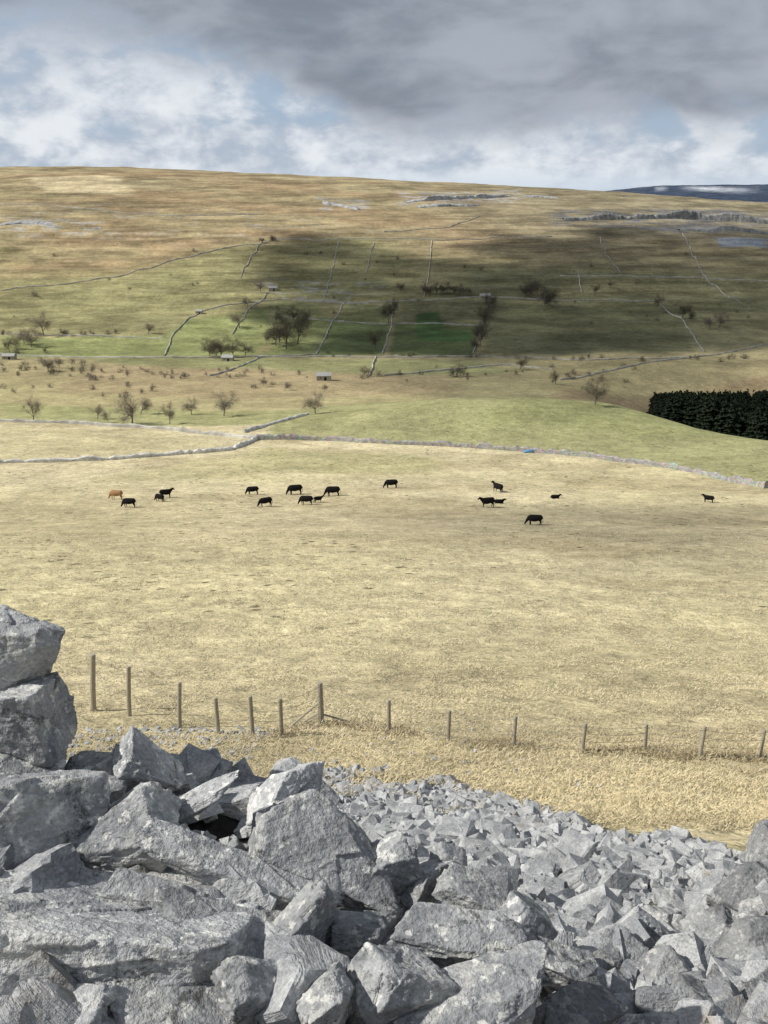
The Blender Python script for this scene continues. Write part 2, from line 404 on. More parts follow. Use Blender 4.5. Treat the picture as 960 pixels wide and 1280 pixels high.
def rockV(seed,sub,p=90,n_pl=8,rough=.013,chip=.055,jit=.25,hr=(.60,.85)):
    r=np.random.default_rng(seed);D,Fc=ico(sub);D=D/np.linalg.norm(D,axis=1)[:,None]
    N=[];hh=[]
    for ax in range(3):
        for sg in (-1,1):
            v=np.zeros(3);v[ax]=sg;v+=r.normal(0,jit,3);v/=np.linalg.norm(v);N.append(v);hh.append(r.uniform(*hr))
    for i in range(n_pl):
        v=r.normal(0,1,3);v/=np.linalg.norm(v);N.append(v);hh.append(r.uniform(.72,1.1))
    N=np.array(N);hh=np.array(hh)
    dd=np.maximum(D@N.T/hh,1e-4)
    mxx=dd.max(1);rad=1/(mxx*((dd/mxx[:,None])**p).sum(1)**(1/p));rad=np.minimum(rad,1.35)
    V=D*rad[:,None]
    off=r.uniform(0,50,3)
    if chip>0:V=V*(1+chip*cells(V+off,1.5,21)+(chip*.4*cells(V+off,3.8,31) if sub>=5 else 0)+(chip*.14*cells(V+off,9.,41) if sub>=6 else 0))[:,None]
    if rough>0:
        ns=n3(V*2+off,1)*1.2+n3(V*5+off,2)*.7
        if sub>=5:ns=ns+n3(V*12+off,3)*.5+n3(V*26+off,4)*.3
        V=V*(1+rough*ns)[:,None]
    return V,Fc
def eul(a,b,c):return np.array(Euler((a,b,c)).to_matrix())
L1="grey weathered limestone boulder with pale lichen patches"
heroes=[
 (18,812,98,92,3.05,(2,12,8),1,"blocky limestone boulder crusted with white lichen on the stack"),
 (20,903,100,98,3.0,(0,-8,4),0,"grey limestone block holding up a lichen covered boulder"),
 (10,968,120,60,2.95,(0,4,14),0,L1),
 (118,962,80,32,3.05,(10,-10,20),0,L1),
 (182,958,90,50,3.0,(5,42,10),0,"pointed grey limestone slab tilted on the bank"),
 (30,1040,210,150,2.6,(-15,8,25),0,"large grey limestone boulder with a rounded lichen face"),
 (100,992,120,34,2.85,(0,15,30),0,L1),
 (150,1050,150,66,2.6,(10,-16,0),0,L1),
 (222,1014,170,24,2.72,(12,-26,15),0,"thin limestone slab lying aslant over other rocks"),
 (290,1088,210,42,2.5,(16,26,-8),0,"long flat limestone slab tipped over a dark gap"),
 (350,1006,105,60,2.9,(8,-44,10),1,"pointed limestone boulder with pale lichen top"),
 (395,1064,170,86,2.75,(12,18,-10),0,"broad angular limestone boulder with rusty stains"),
 (478,1088,96,74,2.78,(6,-24,10),0,L1),
 (540,1098,70,46,2.8,(12,20,50),0,L1),
 (110,1195,370,190,2.27,(-12,12,8),0,"huge flat faced limestone boulder with a dark moss tuft"),
 (275,1180,190,80,2.32,(12,24,-12),0,"long grey limestone slab sloping toward a gap"),
 (225,1275,180,60,2.05,(4,12,14),0,L1),
 (40,1290,200,60,1.98,(5,-6,0),0,L1),
 (335,1245,120,80,2.12,(6,24,30),0,L1),
 (378,1165,96,84,2.35,(0,-16,40),0,L1),
 (455,1178,88,84,2.4,(10,16,10),0,L1),
 (408,1250,88,70,2.05,(20,10,60),0,L1),
 (490,1235,104,110,2.15,(0,38,20),0,"upright angular limestone boulder wedged between rocks"),
 (580,1172,200,56,2.4,(16,8,-5),0,"wide limestone boulder with a brown stained hollow front"),
 (605,1247,180,64,2.15,(8,-8,10),0,L1),
 (592,1115,84,46,2.65,(10,24,0),0,L1),
 (655,1152,100,52,2.6,(10,38,30),0,L1),
 (560,1072,46,32,2.85,(10,18,0),1,L1),
 (705,1205,84,50,2.4,(10,26,10),0,L1),
 (722,1268,100,50,2.25,(14,16,30),2,L1),
 (820,1215,84,54,0,(10,-24,12),0,L1),
 (765,1200,70,46,0,(10,28,40),2,L1),
 (880,1258,110,66,0,(0,22,0),2,"dark limestone boulder resting on the scree"),
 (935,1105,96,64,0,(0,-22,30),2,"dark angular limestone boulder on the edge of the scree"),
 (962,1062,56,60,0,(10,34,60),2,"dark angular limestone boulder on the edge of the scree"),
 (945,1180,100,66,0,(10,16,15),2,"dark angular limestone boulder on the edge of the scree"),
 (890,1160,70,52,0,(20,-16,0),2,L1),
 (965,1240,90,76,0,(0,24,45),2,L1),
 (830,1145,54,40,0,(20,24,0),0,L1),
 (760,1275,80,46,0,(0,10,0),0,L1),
 (385,966,20,24,0,(0,10,0),1,"small pale limestone block standing on the grass"),
]
for k,(u,v,w_,h_,dep,rt,mt,lab) in enumerate(heroes):
    d=raydir(u,v)
    if dep==0:
        c=pick(u,v+h_*.25)[0];dep=c@np.array([0,cP,-sP]);c=c+np.array([0,0,.10*h_*dep/F])
    else:c=d*dep
    sx=w_*dep/F/2*1.24;sz=h_*dep/F/2*(1.14 if k>2 else 1.2);sy=min(max(sx*.6,sz*.8),sz*1.5)
    sub=7 if w_>250 else 6 if w_>60 else 5
    V,Fc=rockV(140+k,sub,jit=.17 if k<3 else .25,hr=(.76,.9) if k<3 else (.6,.85),chip=.05)
    V=V*np.array([sx,sy,sz])
    V=V@eul(*[math.radians(a) for a in rt]).T
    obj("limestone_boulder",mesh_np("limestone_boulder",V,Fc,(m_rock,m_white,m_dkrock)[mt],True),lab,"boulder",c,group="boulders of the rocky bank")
cnt=0;var=[mesh_np("limestone_boulder",rockV(300+s,5)[0]*np.array([1.15,.9,.38+.12*(s%3)]),ico(5)[1],m_rock,True) for s in range(12)]
placed=[]
for t in range(6000):
    if cnt>=170:break
    x=rng.uniform(-2.2,3.6);y=rng.uniform(.7,4.6);z=float(H(x,y))
    bankish=(x<.9 and y<2.95) or (x>1.7 and 2.6<y<4.8) or (y<3.2)
    if not bankish:continue
    s=rng.uniform(.045,.125)
    if math.sqrt(x*x+y*y+z*z)<1.75 :continue
    if any((x-a)**2+(y-b)**2<(.66*(s+c_))**2 for a,b,c_ in placed):continue
    placed.append((x,y,s));cnt+=1
    obj("limestone_boulder",var[rng.integers(12)],"angular grey limestone rock packed among larger boulders","boulder",(x,y,z+.15*s),
        (rng.uniform(-.6,.6),rng.uniform(-.6,.6),rng.uniform(0,6.3)),(s,s*rng.uniform(.8,1.2),s*rng.uniform(.8,1.2)),group="boulders of the rocky bank")
# scree stones
N=62000;sx=rng.uniform(-6,9,N);sy=rng.uniform(.8,18,N)
dd=sdf(sx,sy,SCP);keep=(dd>-.1+.5*fbm2(sx/1.2,sy/.8,71,2))
gap=(fbm2(sx/1.6,sy/.55,73,2)>.28)&(sy>10)&(dd<2.2)
vis=np.abs(sx)<(sy*.9+1.3)*.62+.8
keep=keep&~gap&vis
sx=sx[keep];sy=sy[keep];dd=dd[keep]
size=np.exp(rng.normal(math.log(.057),.46,len(sx)));size=np.clip(size,.022,.19)
size*=np.where(dd<.8,.75,1)
sz=H(sx,sy)+size*rng.uniform(-.3,.7,len(sx))
dist=np.sqrt(sx**2+sy**2+sz**2);app=size/dist;order=np.argsort(-app)
print("scree stones",len(sx))
svar=[(rockV(500+s,4,60,6,.012,.045,.2,(.66,.85))[0]*np.array([1.25,.75+.08*(s%4),.42+.12*(s%3)]),ico(4)[1]) for s in range(12)]
svm=[mesh_np("scree_stone",v,f,m_scree,False) for v,f in svar]
for idx in order[:300]:
    s=float(size[idx])
    obj("scree_stone",svm[rng.integers(12)],"loose angular pale grey limestone scree stone","stone",(sx[idx],sy[idx],sz[idx]),
        (rng.uniform(-.8,.8),rng.uniform(-.8,.8),rng.uniform(0,6.3)),(s,s,s),group="loose stones of the scree slope")
def hullrock(seed):
    r=np.random.default_rng(seed);bm=bmesh.new()
    c=np.array([(a,b,d_) for a in (-1,1) for b in (-1,1) for d_ in (-1,1)],float)
    pts=np.concatenate([c*r.uniform(.5,1,(8,3)),c*r.uniform(.4,1.0,(8,3))])
    for p in pts:bm.verts.new(p)
    bmesh.ops.convex_hull(bm,input=bm.verts);lo=[v for v in bm.verts if not v.link_faces]
    for v in lo:bm.verts.remove(v)
    bmesh.ops.triangulate(bm,faces=bm.faces);bmesh.ops.recalc_face_normals(bm,faces=bm.faces);bm.verts.index_update()
    V=np.array([v.co[:] for v in bm.verts]);Fc=np.array([[v.index for v in f.verts] for f in bm.faces]);bm.free()
    return V*np.array([1.15,.7+.1*(seed%4),.38+.12*(seed%3)]),Fc
hv=[hullrock(s) for s in range(30)]
mb=MB()
for idx in order[300:]:
    v,f=hv[rng.integers(30)];s=size[idx]
    mb.add(v*s@eul(rng.uniform(-.8,.8),rng.uniform(-.8,.8),rng.uniform(0,6.3)).T+np.array([sx[idx],sy[idx],sz[idx]]),t=f)
for t in range(520):
    x=rng.uniform(-9,4);y=rng.uniform(9,21);s=rng.uniform(.025,.08)
    if rng.random()<.6:x=rng.uniform(-8.5,-3);y=rng.uniform(16,21)
    v,f=hv[rng.integers(30)];mb.add(v*s@eul(rng.uniform(-.5,.5),rng.uniform(-.5,.5),rng.uniform(0,6.3)).T+np.array([x,y,float(H(x,y))+s*.3]),t=f)
obj("scree",mb.mesh("scree",m_scree),"mass of small pale limestone rubble on the slope","scree",kind="stuff")
# ------------------------------------------------------------------ fence line positions
fp=[(116,888,818,6.5),(161,895,833,5.5),(224,910,853,5.2),(273,917,872,5.2),(316,922,870,5.5),(352,920,873,5.5),(402,905,853,7),(486,915,875,5),(560,926,888,5),(642,935,895,4.6),(727,943,904,5),(806,938,905,4.6),(874,950,908,4.6),(949,950,912,4.6)]
base=pick([p[0] for p in fp],[p[1] for p in fp])
# ------------------------------------------------------------------ near grass
m,nt=newmat("dry_grass");g=G(nt);cv=g.attr("cover");g.out(cv,.8,spec=.1);m_grass=m
N=64000
gy=np.exp(rng.uniform(math.log(8.5),math.log(110),N));gx=rng.uniform(-1,1,N)*(gy*.56+3)
n2_=2600;seg=rng.integers(5,len(base)-1,n2_);tt=rng.random(n2_)
fx=base[seg,0]*(1-tt)+base[seg+1,0]*tt+rng.normal(0,.2,n2_);fy=base[seg,1]*(1-tt)+base[seg+1,1]*tt+rng.normal(0,.22,n2_)
isf=np.concatenate([np.zeros(N,bool),fbm2(fx/1.5,fy/1.5,88,2)>-.12]);gx=np.concatenate([gx,fx]);gy=np.concatenate([gy,fy])
kf_=np.ones(len(gx),bool);kf_[N:]=isf[N:]
dd=sdf(gx,gy,SCP);kp=(dd<.1)|((fbm2(gx/1.6,gy/.55,73,2)>.22)&(dd<2.2)&(gy>10))
kp&=(ss(fbm2(gx/2.2,gy/2.0,82,3),-.25,.15)>rng.random(len(gx))*.9)|(gy<20)|isf
kp&=kf_
gx=gx[kp];gy=gy[kp];isf=isf[kp];gz=H(gx,gy);nb=8
tuft=.5+.6*ss(fbm2(gx/1.4,gy/1.1,81,2),-.2,.4)
ln=(.04+.055*rng.random(len(gx)))*tuft*np.where(gy<20,1.1,.85)*(1+gy*.008)*np.where(isf,1.5,1.)
bx=np.repeat(gx,nb);by=np.repeat(gy,nb);bz=np.repeat(gz,nb);bl=np.repeat(ln,nb)*rng.uniform(.6,1.3,len(gx)*nb)
n=len(bx);ang=rng.uniform(0,2*np.pi,n);lean=rng.uniform(.7,2.3,n)
bx=bx+rng.normal(0,.10,n)*(1+by*.01);by=by+rng.normal(0,.10,n)*(1+by*.01);wd=.0032+.00062*by
dx=np.cos(ang)*lean*bl;dy=np.sin(ang)*lean*bl-.25*bl
px=-np.sin(ang)*wd;py=np.cos(ang)*wd
b0=np.stack([bx-px,by-py,bz-.02],1);b1=np.stack([bx+px,by+py,bz-.02],1);b2=np.stack([bx+dx,by+dy,bz+bl*.62],1)
V=np.stack([b0,b1,b2],1).reshape(-1,3);T=np.arange(n*3).reshape(-1,3)
t=rng.random(n)[:,None];cl=V3(.71,.63,.44)*(t)+V3(.54,.46,.28)*(1-t)
wm=ss(by,24,18)[:,None]*.35;cl=cl*(1-wm)+cl*V3(1.,.93,.82)*wm
gm=(rng.random(n)<.12)[:,None];cl=np.where(gm,V3(.32,.30,.16),cl)
cl=cl*np.repeat(.82+.34*ss(fbm2(gx/3,gy/3,83,2),-.4,.4),nb)[:,None]
cl=np.where((np.repeat(isf,nb)&(rng.random(n)<.5))[:,None],V3(.30,.235,.14)*rng.uniform(.6,1.3,n)[:,None],cl)
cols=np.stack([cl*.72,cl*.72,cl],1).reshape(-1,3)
obj("grass",mesh_np("grass",V,T,m_grass,False,cols),"dry straw coloured tussocky hill grass","grass",kind="stuff")
# ------------------------------------------------------------------ fence
m,nt=newmat("weathered_wood");g=G(nt);pos=g.n('ShaderNodeTexCoord').outputs['Object']
a=g.noise(g.vmul(pos,(30,30,3)),1,5,.6);g.out(g.mix(a,(.20,.18,.14),(.48,.45,.38)),.9,a,.5,.01);m_wood=m
m,nt=newmat("fence_wire");g=G(nt);g.out((.16,.15,.14),.6).inputs['Metallic'].default_value=.3;m_wire=m
fb=[]
fence=obj("wire_fence",None,"weathered wooden post and wire fence crossing the grass","fence",base[6])
for (u,vb,vt,wp),b in zip(fp,base):
    dep=b@np.array([0,cP,-sP]);d=raydir(u,vt);hgt=d[2]*(b[1]/d[1])-b[2];r=wp*dep/F/2
    mb=MB();lx=rng.normal(0,.015)+ (0 if u>240 else (d[0]*(b[1]/d[1])-b[0]))
    mb.tube([(0,0,-.3),(lx*.4,0,hgt*.4),(lx,.0,hgt-.03),(lx,0,hgt)],[r*1.05,r,r*.97,r*.8],10)
    obj("post",mb.mesh("post",m_wood),None,None,b-base[6],parent=fence)
    fb.append((b+np.array([lx*.8,0,0]),hgt))
mb=MB()
for fr in (.2,.45,.7,.92):
    for (b0,h0),(b1,h1) in zip(fb[:-1],fb[1:]):
        p=[]
        for t in np.linspace(0,1,7):
            q_=b0*(1-t)+b1*t;q_=q_+np.array([0,-.05,(h0*(1-t)+h1*t)*fr-.05*math.sin(math.pi*t)]);p.append(q_-base[6])
        mb.tube(p,[.0055]*7,4,False)
obj("wire",mb.mesh("wire",m_wire),parent=fence)
for e,(dx,dy,hf,rr_) in enumerate(((-.85,-.1,.55,.035),(-.55,.35,.3,.03),(.85,.2,.25,.03))):
    b,hg=fb[6];q=np.array([b[0]+dx,b[1]+dy,0]);q[2]=H(q[0],q[1]);mb=MB()
    mb.tube([q-base[6],(b+np.array([0,0,hg*hf]))-base[6]],[rr_,rr_*.85],8)
    obj("brace",mb.mesh("brace",m_wood),"slanting strut",parent=fence)
# ------------------------------------------------------------------ dry stone walls
m,nt=newmat("dry_stone");g=G(nt);pos=g.n('ShaderNodeNewGeometry').outputs['Position']
vo=g.n('ShaderNodeTexVoronoi');vo.inputs['Scale'].default_value=2.0;g.L(g.vmul(pos,(1,1,1.8)),vo.inputs['Vector'])
cc=g.mix(g.mr(g.noise(pos,.8,5,.7),.3,.7),(.25,.25,.24),(.48,.475,.45));cc=g.mix(.4,cc,vo.outputs['Color'],'MULTIPLY')
g.out(cc,.9,vo.outputs['Distance'],.6,.1);m_wall=m
m,nt=newmat("far_dry_stone");g=G(nt);pos=g.n('ShaderNodeNewGeometry').outputs['Position']
g.out(g.mix(g.mr(g.noise(pos,.15,5,.7),.35,.65),(.32,.315,.29),(.56,.55,.51)),.95);m_fwall=m
m,nt=newmat("pale_dry_stone");g=G(nt);pos=g.n('ShaderNodeNewGeometry').outputs['Position']
g.out(g.mix(g.mr(g.noise(pos,.9,5,.7),.35,.65),(.46,.46,.45),(.78,.78,.76)),.95);m_pwall=m
def wall(pts,h=1.35,wd=.65,lab="grey dry stone wall running across the pasture",step=2.,mat=None):
    wp=picks(pts);P_=[wp[0][:2]];
    for a,b in zip(wp[:-1],wp[1:]):
        L=np.linalg.norm(b[:2]-a[:2]);k=max(1,int(L/step))
        for t in np.arange(1,k+1)/k:P_.append(a[:2]*(1-t)+b[:2]*t)
    P_=np.array(P_)
    if len(P_)>6:
        kk=np.ones(5)/5;Q=P_.copy()
        for c in (0,1):Q[2:-2,c]=np.convolve(P_[:,c],kk,'valid')
        P_=Q
    P_=P_+np.stack([fbm2(P_[:,0]/20,P_[:,1]/20,5),fbm2(P_[:,0]/20,P_[:,1]/20,6)],1)*.8
    T_=np.gradient(P_,axis=0);T_/=np.linalg.norm(T_,axis=1)[:,None]+1e-9;Nn=np.stack([-T_[:,1],T_[:,0]],1)
    z=H(P_[:,0],P_[:,1]);n=len(P_);hh=h*(1+.2*rng.normal(0,1,n)+.25*fbm2(P_[:,0]/8,P_[:,1]/8,7));hh=np.maximum(hh,h*.2)
    o=wp[0].copy();V=[]
    for off,zz in ((-wd/2,-.5),(-wd*.36,None),(-wd*.1,1),(wd*.1,1),(wd*.36,None),(wd/2,-.5)):
        if zz==-.5:q_=z-.5
        elif zz is None:q_=z+hh*.8
        else:q_=z+hh
        j=rng.normal(0,.04,n);V.append(np.column_stack([P_+Nn*(off+j)[:,None],q_]))
    V=np.stack(V,1).reshape(-1,3)-o;q=[]
    for i in range(n-1):
        for j in range(5):a=i*6+j;q.append((a,a+1,a+7,a+6))
    q+= [(0,5,4,1),(1,4,3,2)]; e=(n-1)*6;q+=[(e,e+1,e+4,e+5),(e+1,e+2,e+3,e+4)]
    return obj("dry_stone_wall",mesh_np("dry_stone_wall",V,np.array(q),mat or m_wall),lab,"wall",o,group="dry stone field walls of the dale")
wall([(0,579),(60,578),(130,575),(200,570),(285,563),(322,549)],.9,1.1,"pale dry stone wall bounding the cattle pasture",1.2,m_pwall)
wall([(322,549),(400,551),(490,555),(560,558),(650,564),(740,572),(800,580),(880,594),(958,611)],1.3,1.,"long grey dry stone wall curving behind the cattle pasture",1.2)
wall([(0,527),(100,530),(200,536),(260,543),(322,549)],1.1,1.,mat=m_fwall)
wall([(306,541),(340,530),(386,518)],.9,1.1,mat=m_pwall)
FW=[[(0,443),(90,447),(200,447),(400,446),(600,446),(730,451),(870,447),(960,431)],
 [(301,347),(320,314),(328,299)],[(405,375),(418,325),(423,302)],[(458,342),(463,318),(467,304)],[(750,297),(758,320),(775,341)],
 [(722,337),(727,366)],[(853,292),(880,345),(925,378)],[(0,364),(75,356),(150,346),(240,321),(300,307),(345,299)],[(345,299),(420,299),(560,301),(690,296)],
 [(205,445),(215,420),(240,396),(252,390)],[(290,418),(310,387),(335,366)],[(395,443),(415,402),(432,376)],[(478,442),(489,405),(492,377)],
 [(592,443),(603,402),(612,371)],[(462,470),(470,446)],[(252,390),(340,374),(460,379),(610,371)],[(700,345),(800,346),(960,352)],
 [(880,440),(856,402),(822,376)],[(480,470),(620,456),(690,462)],[(395,443),(330,446),(262,470)],[(0,418),(90,420),(205,424)],[(612,371),(700,376),(822,376)],
 [(600,270),(560,285),(480,290)],[(0,255),(120,262),(220,270),(330,268)],[(870,447),(800,455),(700,475)],[(345,396),(415,402),(600,407)],[(540,300),(536,340),(530,372)]]
for l in FW:wall(l,.8,.8,"distant grey dry stone wall climbing the hillside",4.,m_fwall)
# ------------------------------------------------------------------ limestone scars
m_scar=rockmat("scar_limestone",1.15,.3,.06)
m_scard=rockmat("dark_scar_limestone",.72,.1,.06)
def scar(pts,h,lab="pale limestone scar breaking out of the fellside",dark=False):
    wp=picks(pts);P_=[]
    for a,b in zip(wp[:-1],wp[1:]):
        k=max(2,int(np.linalg.norm(b-a)/2))
        for t in np.arange(k)/k:P_.append(a*(1-t)+b*t)
    P_=np.array(P_);n=len(P_);jit=(2.5 if dark else 5)*fbm2(P_[:,0]/(25 if dark else 16),P_[:,1]/16,9,4)
    env=np.sin(np.linspace(.06,3.08,n))**.4
    lo_=.15 if dark else -.05
    hh=h*env*np.clip((.75 if dark else .65)+(.9 if dark else 1.1)*fbm2(P_[:,0]/(30 if dark else 22),P_[:,1]/22,15,4)+(.05 if dark else .08)*rng.normal(0,1,n),lo_,1.2);z=H(P_[:,0],P_[:,1]);o=wp[0].copy();V=[]
    for dy,f in ((-2.2,-.5),(-1.2,.15),(-.7,.5),(.0,.85),(1.5,1.),(6,1.0)):
        y=P_[:,1]+dy+jit+rng.normal(0,.15,n);V.append(np.stack([P_[:,0],y,z+f*hh if f>=0 else z-2.5],1))
    V[-1][:,1]+=10;V[-1][:,2]=H(V[-1][:,0],V[-1][:,1])-.3
    V=np.stack(V,1).reshape(-1,3)-o;q=[]
    for i in range(n-1):
        for j in range(5):a=i*6+j;q.append((a,a+1,a+7,a+6))
    return obj("limestone_scar",mesh_np("limestone_scar",V,np.array(q)[:,::-1],m_scard if dark else m_scar),lab,"cliff",o,kind="structure")
scar([(508,254),(560,249),(640,246)],4.5);scar([(403,254),(425,258),(452,263)],3);scar([(0,281),(40,280),(86,287)],4)
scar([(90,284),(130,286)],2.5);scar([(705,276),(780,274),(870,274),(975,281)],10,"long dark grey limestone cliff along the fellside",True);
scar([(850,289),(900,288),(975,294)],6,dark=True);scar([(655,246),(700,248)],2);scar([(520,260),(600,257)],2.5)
# ------------------------------------------------------------------ trees
def twigmat(name,a,b):
    m,nt=newmat(name);g=G(nt);pos=g.n('ShaderNodeNewGeometry').outputs['Position'];g.out(g.mix(g.noise(pos,.9,3),a,b),.9);return m
m_bark=twigmat("bare_bark",(.12,.105,.09),(.24,.22,.19));m_twig=twigmat("bare_twigs",(.18,.155,.12),(.32,.28,.225));m_dtwig=twigmat("dark_twigs",(.07,.064,.047),(.17,.15,.11))
def make_tree(seed,shrub=False):
    r=np.random.default_rng(seed);mb=MB();tips=[]
    def br(p,d,L,rad,lv):
        n=4;pts=[p];c=p.copy();dd=d.copy()
        for i in range(n):
            dd=dd+r.normal(0,.13,3)+np.array([0,0,.05]);dd/=np.linalg.norm(dd);c=c+dd*L/n;pts.append(c.copy())
        mb.tube(pts,list(np.linspace(rad,rad*.55,n+1)),5 if lv<2 else 3,False)
        if lv>=2:tips.append((pts[-1],dd,L));tips.append((pts[2],dd,L))
        if lv<3:
            for k in range([6,4,3][lv]):
                i=r.integers(1+(lv==0),n+1);a=r.normal(0,1,3);a-=a@dd*dd;a/=np.linalg.norm(a)
                nd=dd*r.uniform(.35,.8)+a*.75;nd/=np.linalg.norm(nd);br(pts[i],nd,L*r.uniform(.5,.75),rad*.5,lv+1)
    if shrub:
        for k in range(5):br(np.array([r.normal(0,.15),r.normal(0,.15),-.05]),np.array([r.normal(0,.5),r.normal(0,.5),1.]),.45,.018,1)
    else:br(np.array([0,0,-.05]),np.array([r.normal(0,.06),r.normal(0,.06),1.]),.42,.02,0)
    P_=[]
    for p,d,L in tips:
        for s in range(9):
            a=d*.5+r.normal(0,.6,3)+np.array([0,0,.12]);a/=np.linalg.norm(a);ln=r.uniform(.06,.17);w=.0021
            s_=np.cross(a,r.normal(0,1,3));s_/=np.linalg.norm(s_);st=p+r.normal(0,.03,3)
            P_+=[st-s_*w,st+s_*w,st+a*ln]
    P_=np.array(P_);T=np.arange(len(P_)).reshape(-1,3)
    allv=np.concatenate(mb.v);sc=1/P_[:,2].max();f=[np.concatenate(mb.q)]
    return mesh_np("trunk",allv*sc,f,m_bark,True),mesh_np("crown",P_*sc,T,m_twig),mesh_np("crown",P_*sc,T,m_dtwig)
trees=[make_tree(11+s) for s in range(6)];shrubs=[make_tree(40+s,True) for s in range(4)]
def tree(u,v,hpx,dark=False,shrub=False,wide=1.):
    b=pick(u,v)[0];dep=b@np.array([0,cP,-sP]);h=max(hpx*dep/F,1.2)
    t,c,dc=(shrubs if shrub else trees)[rng.integers(4 if shrub else 6)]
    if shrub:lab="dark bare hawthorn bush on the valley slope" if dark else "brown leafless bush in the rough pasture"
    else:lab="dark ivy clad bare tree beside a field wall" if dark else "leafless brown winter tree standing in the dale"
    o=obj("hawthorn_bush" if shrub else "bare_tree",t,lab,"bush" if shrub else "tree",b,(0,0,rng.uniform(0,6.3)),(h*wide,h*wide,h),group="hawthorn bushes of the dale" if shrub else "bare trees of the dale")
    obj("crown",dc if dark else c,parent=o)
TR=[(743,506,44,1,1.),(165,530,45,0,1.1),(42,528,38,0,.9),(395,517,34,0,1.),(212,530,34,0,.8),(122,524,22,0,1),(240,518,26,0,1),(280,520,38,0,1.),(175,518,24,0,1),(135,528,18,0,1),
 (55,420,36,0,1),(40,434,28,0,1.1),(20,436,22,0,1),(12,440,20,1,1),(30,430,22,0,1),(185,418,16,0,1.),(262,446,28,1,1.),(278,446,32,1,1.),(292,446,28,1,1.1),(306,446,22,1,1.1),(270,447,22,1,1.2),
 (345,432,38,1,1.),(358,436,50,1,1.),(372,430,48,1,1.),(350,428,34,1,1.1),(383,408,28,1,.9),(350,405,26,1,.9),(366,402,24,1,1),(486,405,34,1,.8),(492,392,24,1,.8),(484,398,22,1,.8),(470,438,32,1,.7),
 (600,432,36,1,.8),(608,412,40,1,.8),(614,392,28,1,.8),(596,440,24,1,.8),(604,424,28,1,.8),(611,402,26,1,.8),(678,388,36,1,1.),(664,372,28,1,1.),(683,385,26,1,1.),(657,372,20,1,1.),(672,370,24,1,1.1),
 (530,368,16,1,1.3),(538,369,14,1,1.3),(545,368,18,1,1.3),(553,369,15,1,1.3),(560,368,18,1,1.3),(568,369,15,1,1.3),(576,370,18,1,1.3),(584,370,13,1,1.3),(744,370,20,1,1.),(763,360,12,1,1),(822,385,20,1,.9),(853,397,22,1,1.),(900,410,26,0,1.1),(888,412,22,0,1.),(858,402,16,1,1),
 (650,462,22,1,1),(575,470,18,1,1.2),(566,471,14,1,1.2),(694,480,20,1,1.),(455,470,16,0,1),(500,366,14,1,1.),(333,430,16,1,1),(300,410,26,0,1.),(310,385,18,0,1),(326,366,20,0,.9),(337,302,9,1,1.4),(328,303,7,1,1.4),(60,465,18,0,1.1),(75,460,16,0,1.1),(330,483,14,1,1),(355,488,12,0,1.2),(405,490,12,1,1.2)]
for u,v,h,dk_,wd in TR:tree(u,v,h,bool(dk_),False,wd)
SB=[]
for c_ in range(11):
    cu,cv_=rng.uniform(80,420),rng.uniform(463,484)
    for t in range(rng.integers(3,8)):SB.append((cu+rng.normal(0,12),cv_+rng.normal(0,2.2),rng.uniform(4,9),rng.random()<.25))
for t in range(20):SB.append((rng.uniform(0,200),rng.uniform(455,500),rng.uniform(6,10),rng.random()<.4))
for t in range(28):SB.append((rng.uniform(420,800),rng.uniform(458,478),rng.uniform(5,10),rng.random()<.8))
for t in range(16):SB.append((rng.uniform(0,150),rng.uniform(416,421),rng.uniform(5,9),True))
for t in range(18):SB.append((rng.uniform(690,960),rng.uniform(447,452),rng.uniform(5,9),True))
for t in range(36):SB.append((rng.uniform(0,960),rng.uniform(310,410),rng.uniform(3,6),True))
for t in range(18):SB.append((rng.uniform(0,120),rng.uniform(440,470),rng.uniform(7,12),rng.random()<.5))
for t in range(12):SB.append((rng.uniform(400,600),rng.uniform(442,447),rng.uniform(5,8),True))
SB+=[(45,370,9,True),(137,350,5,True),(383,318,6,True),(497,325,7,True),(105,420,9,True)]
for u,v,h,dk_ in SB:tree(u,v,h,dk_,True,1.)
# conifer plantation: one dark mass
m,nt=newmat("spruce_needles");g=G(nt);pos=g.n('ShaderNodeNewGeometry').outputs['Position'];g.out(g.mix(g.noise(pos,.5,4),(.009,.014,.010),(.028,.038,.023)),.95,spec=.03);m_con=m
def conifer(r):
    mb=MB();mb.tube([(0,0,-.05),(0,0,.9)],[.014,.004],5,False);n=18
    for k in range(n):
        f=.04+.93*k/n;R=.38*(1-f**4.5)**.8*r.uniform(.8,1.15)+.02;cnt=9
        for j in range(cnt):
            a=2*np.pi*(j+r.random())/cnt;c,s=math.cos(a),math.sin(a);R2=R*r.uniform(.5,1.15);w=R2*.36
            z=f+r.normal(0,.025)
            mb.add([(0,0,z+.02),(c*R2*.6-s*w,s*R2*.6+c*w,z-.012),(c*R2,s*R2,z-.03),(c*R2*.6+s*w,s*R2*.6-c*w,z-.012)],q=[(0,1,2,3)])
            mb.add([(0,0,z+.035),(c*R2*.75,s*R2*.75,z+.02),(c*R2*.7,s*R2*.7,z-.055)],t=[(0,1,2)])
    return mb
cv=[conifer(np.random.default_rng(s)) for s in range(6)]
mb=MB()
WP=[(112,322),(135,290),(205,286),(260,320),(260,410),(190,415),(124,392)]
cand=[]
for t in range(14000):
    x=rng.uniform(105,260);y=rng.uniform(286,415)
    if sdf(np.array([x]),np.array([y]),WP)[0]<0:continue
    if any((x-a)**2+(y-b)**2<2.3**2 for a,b in cand):continue
    cand.append((x,y))
    if len(cand)>1100:break
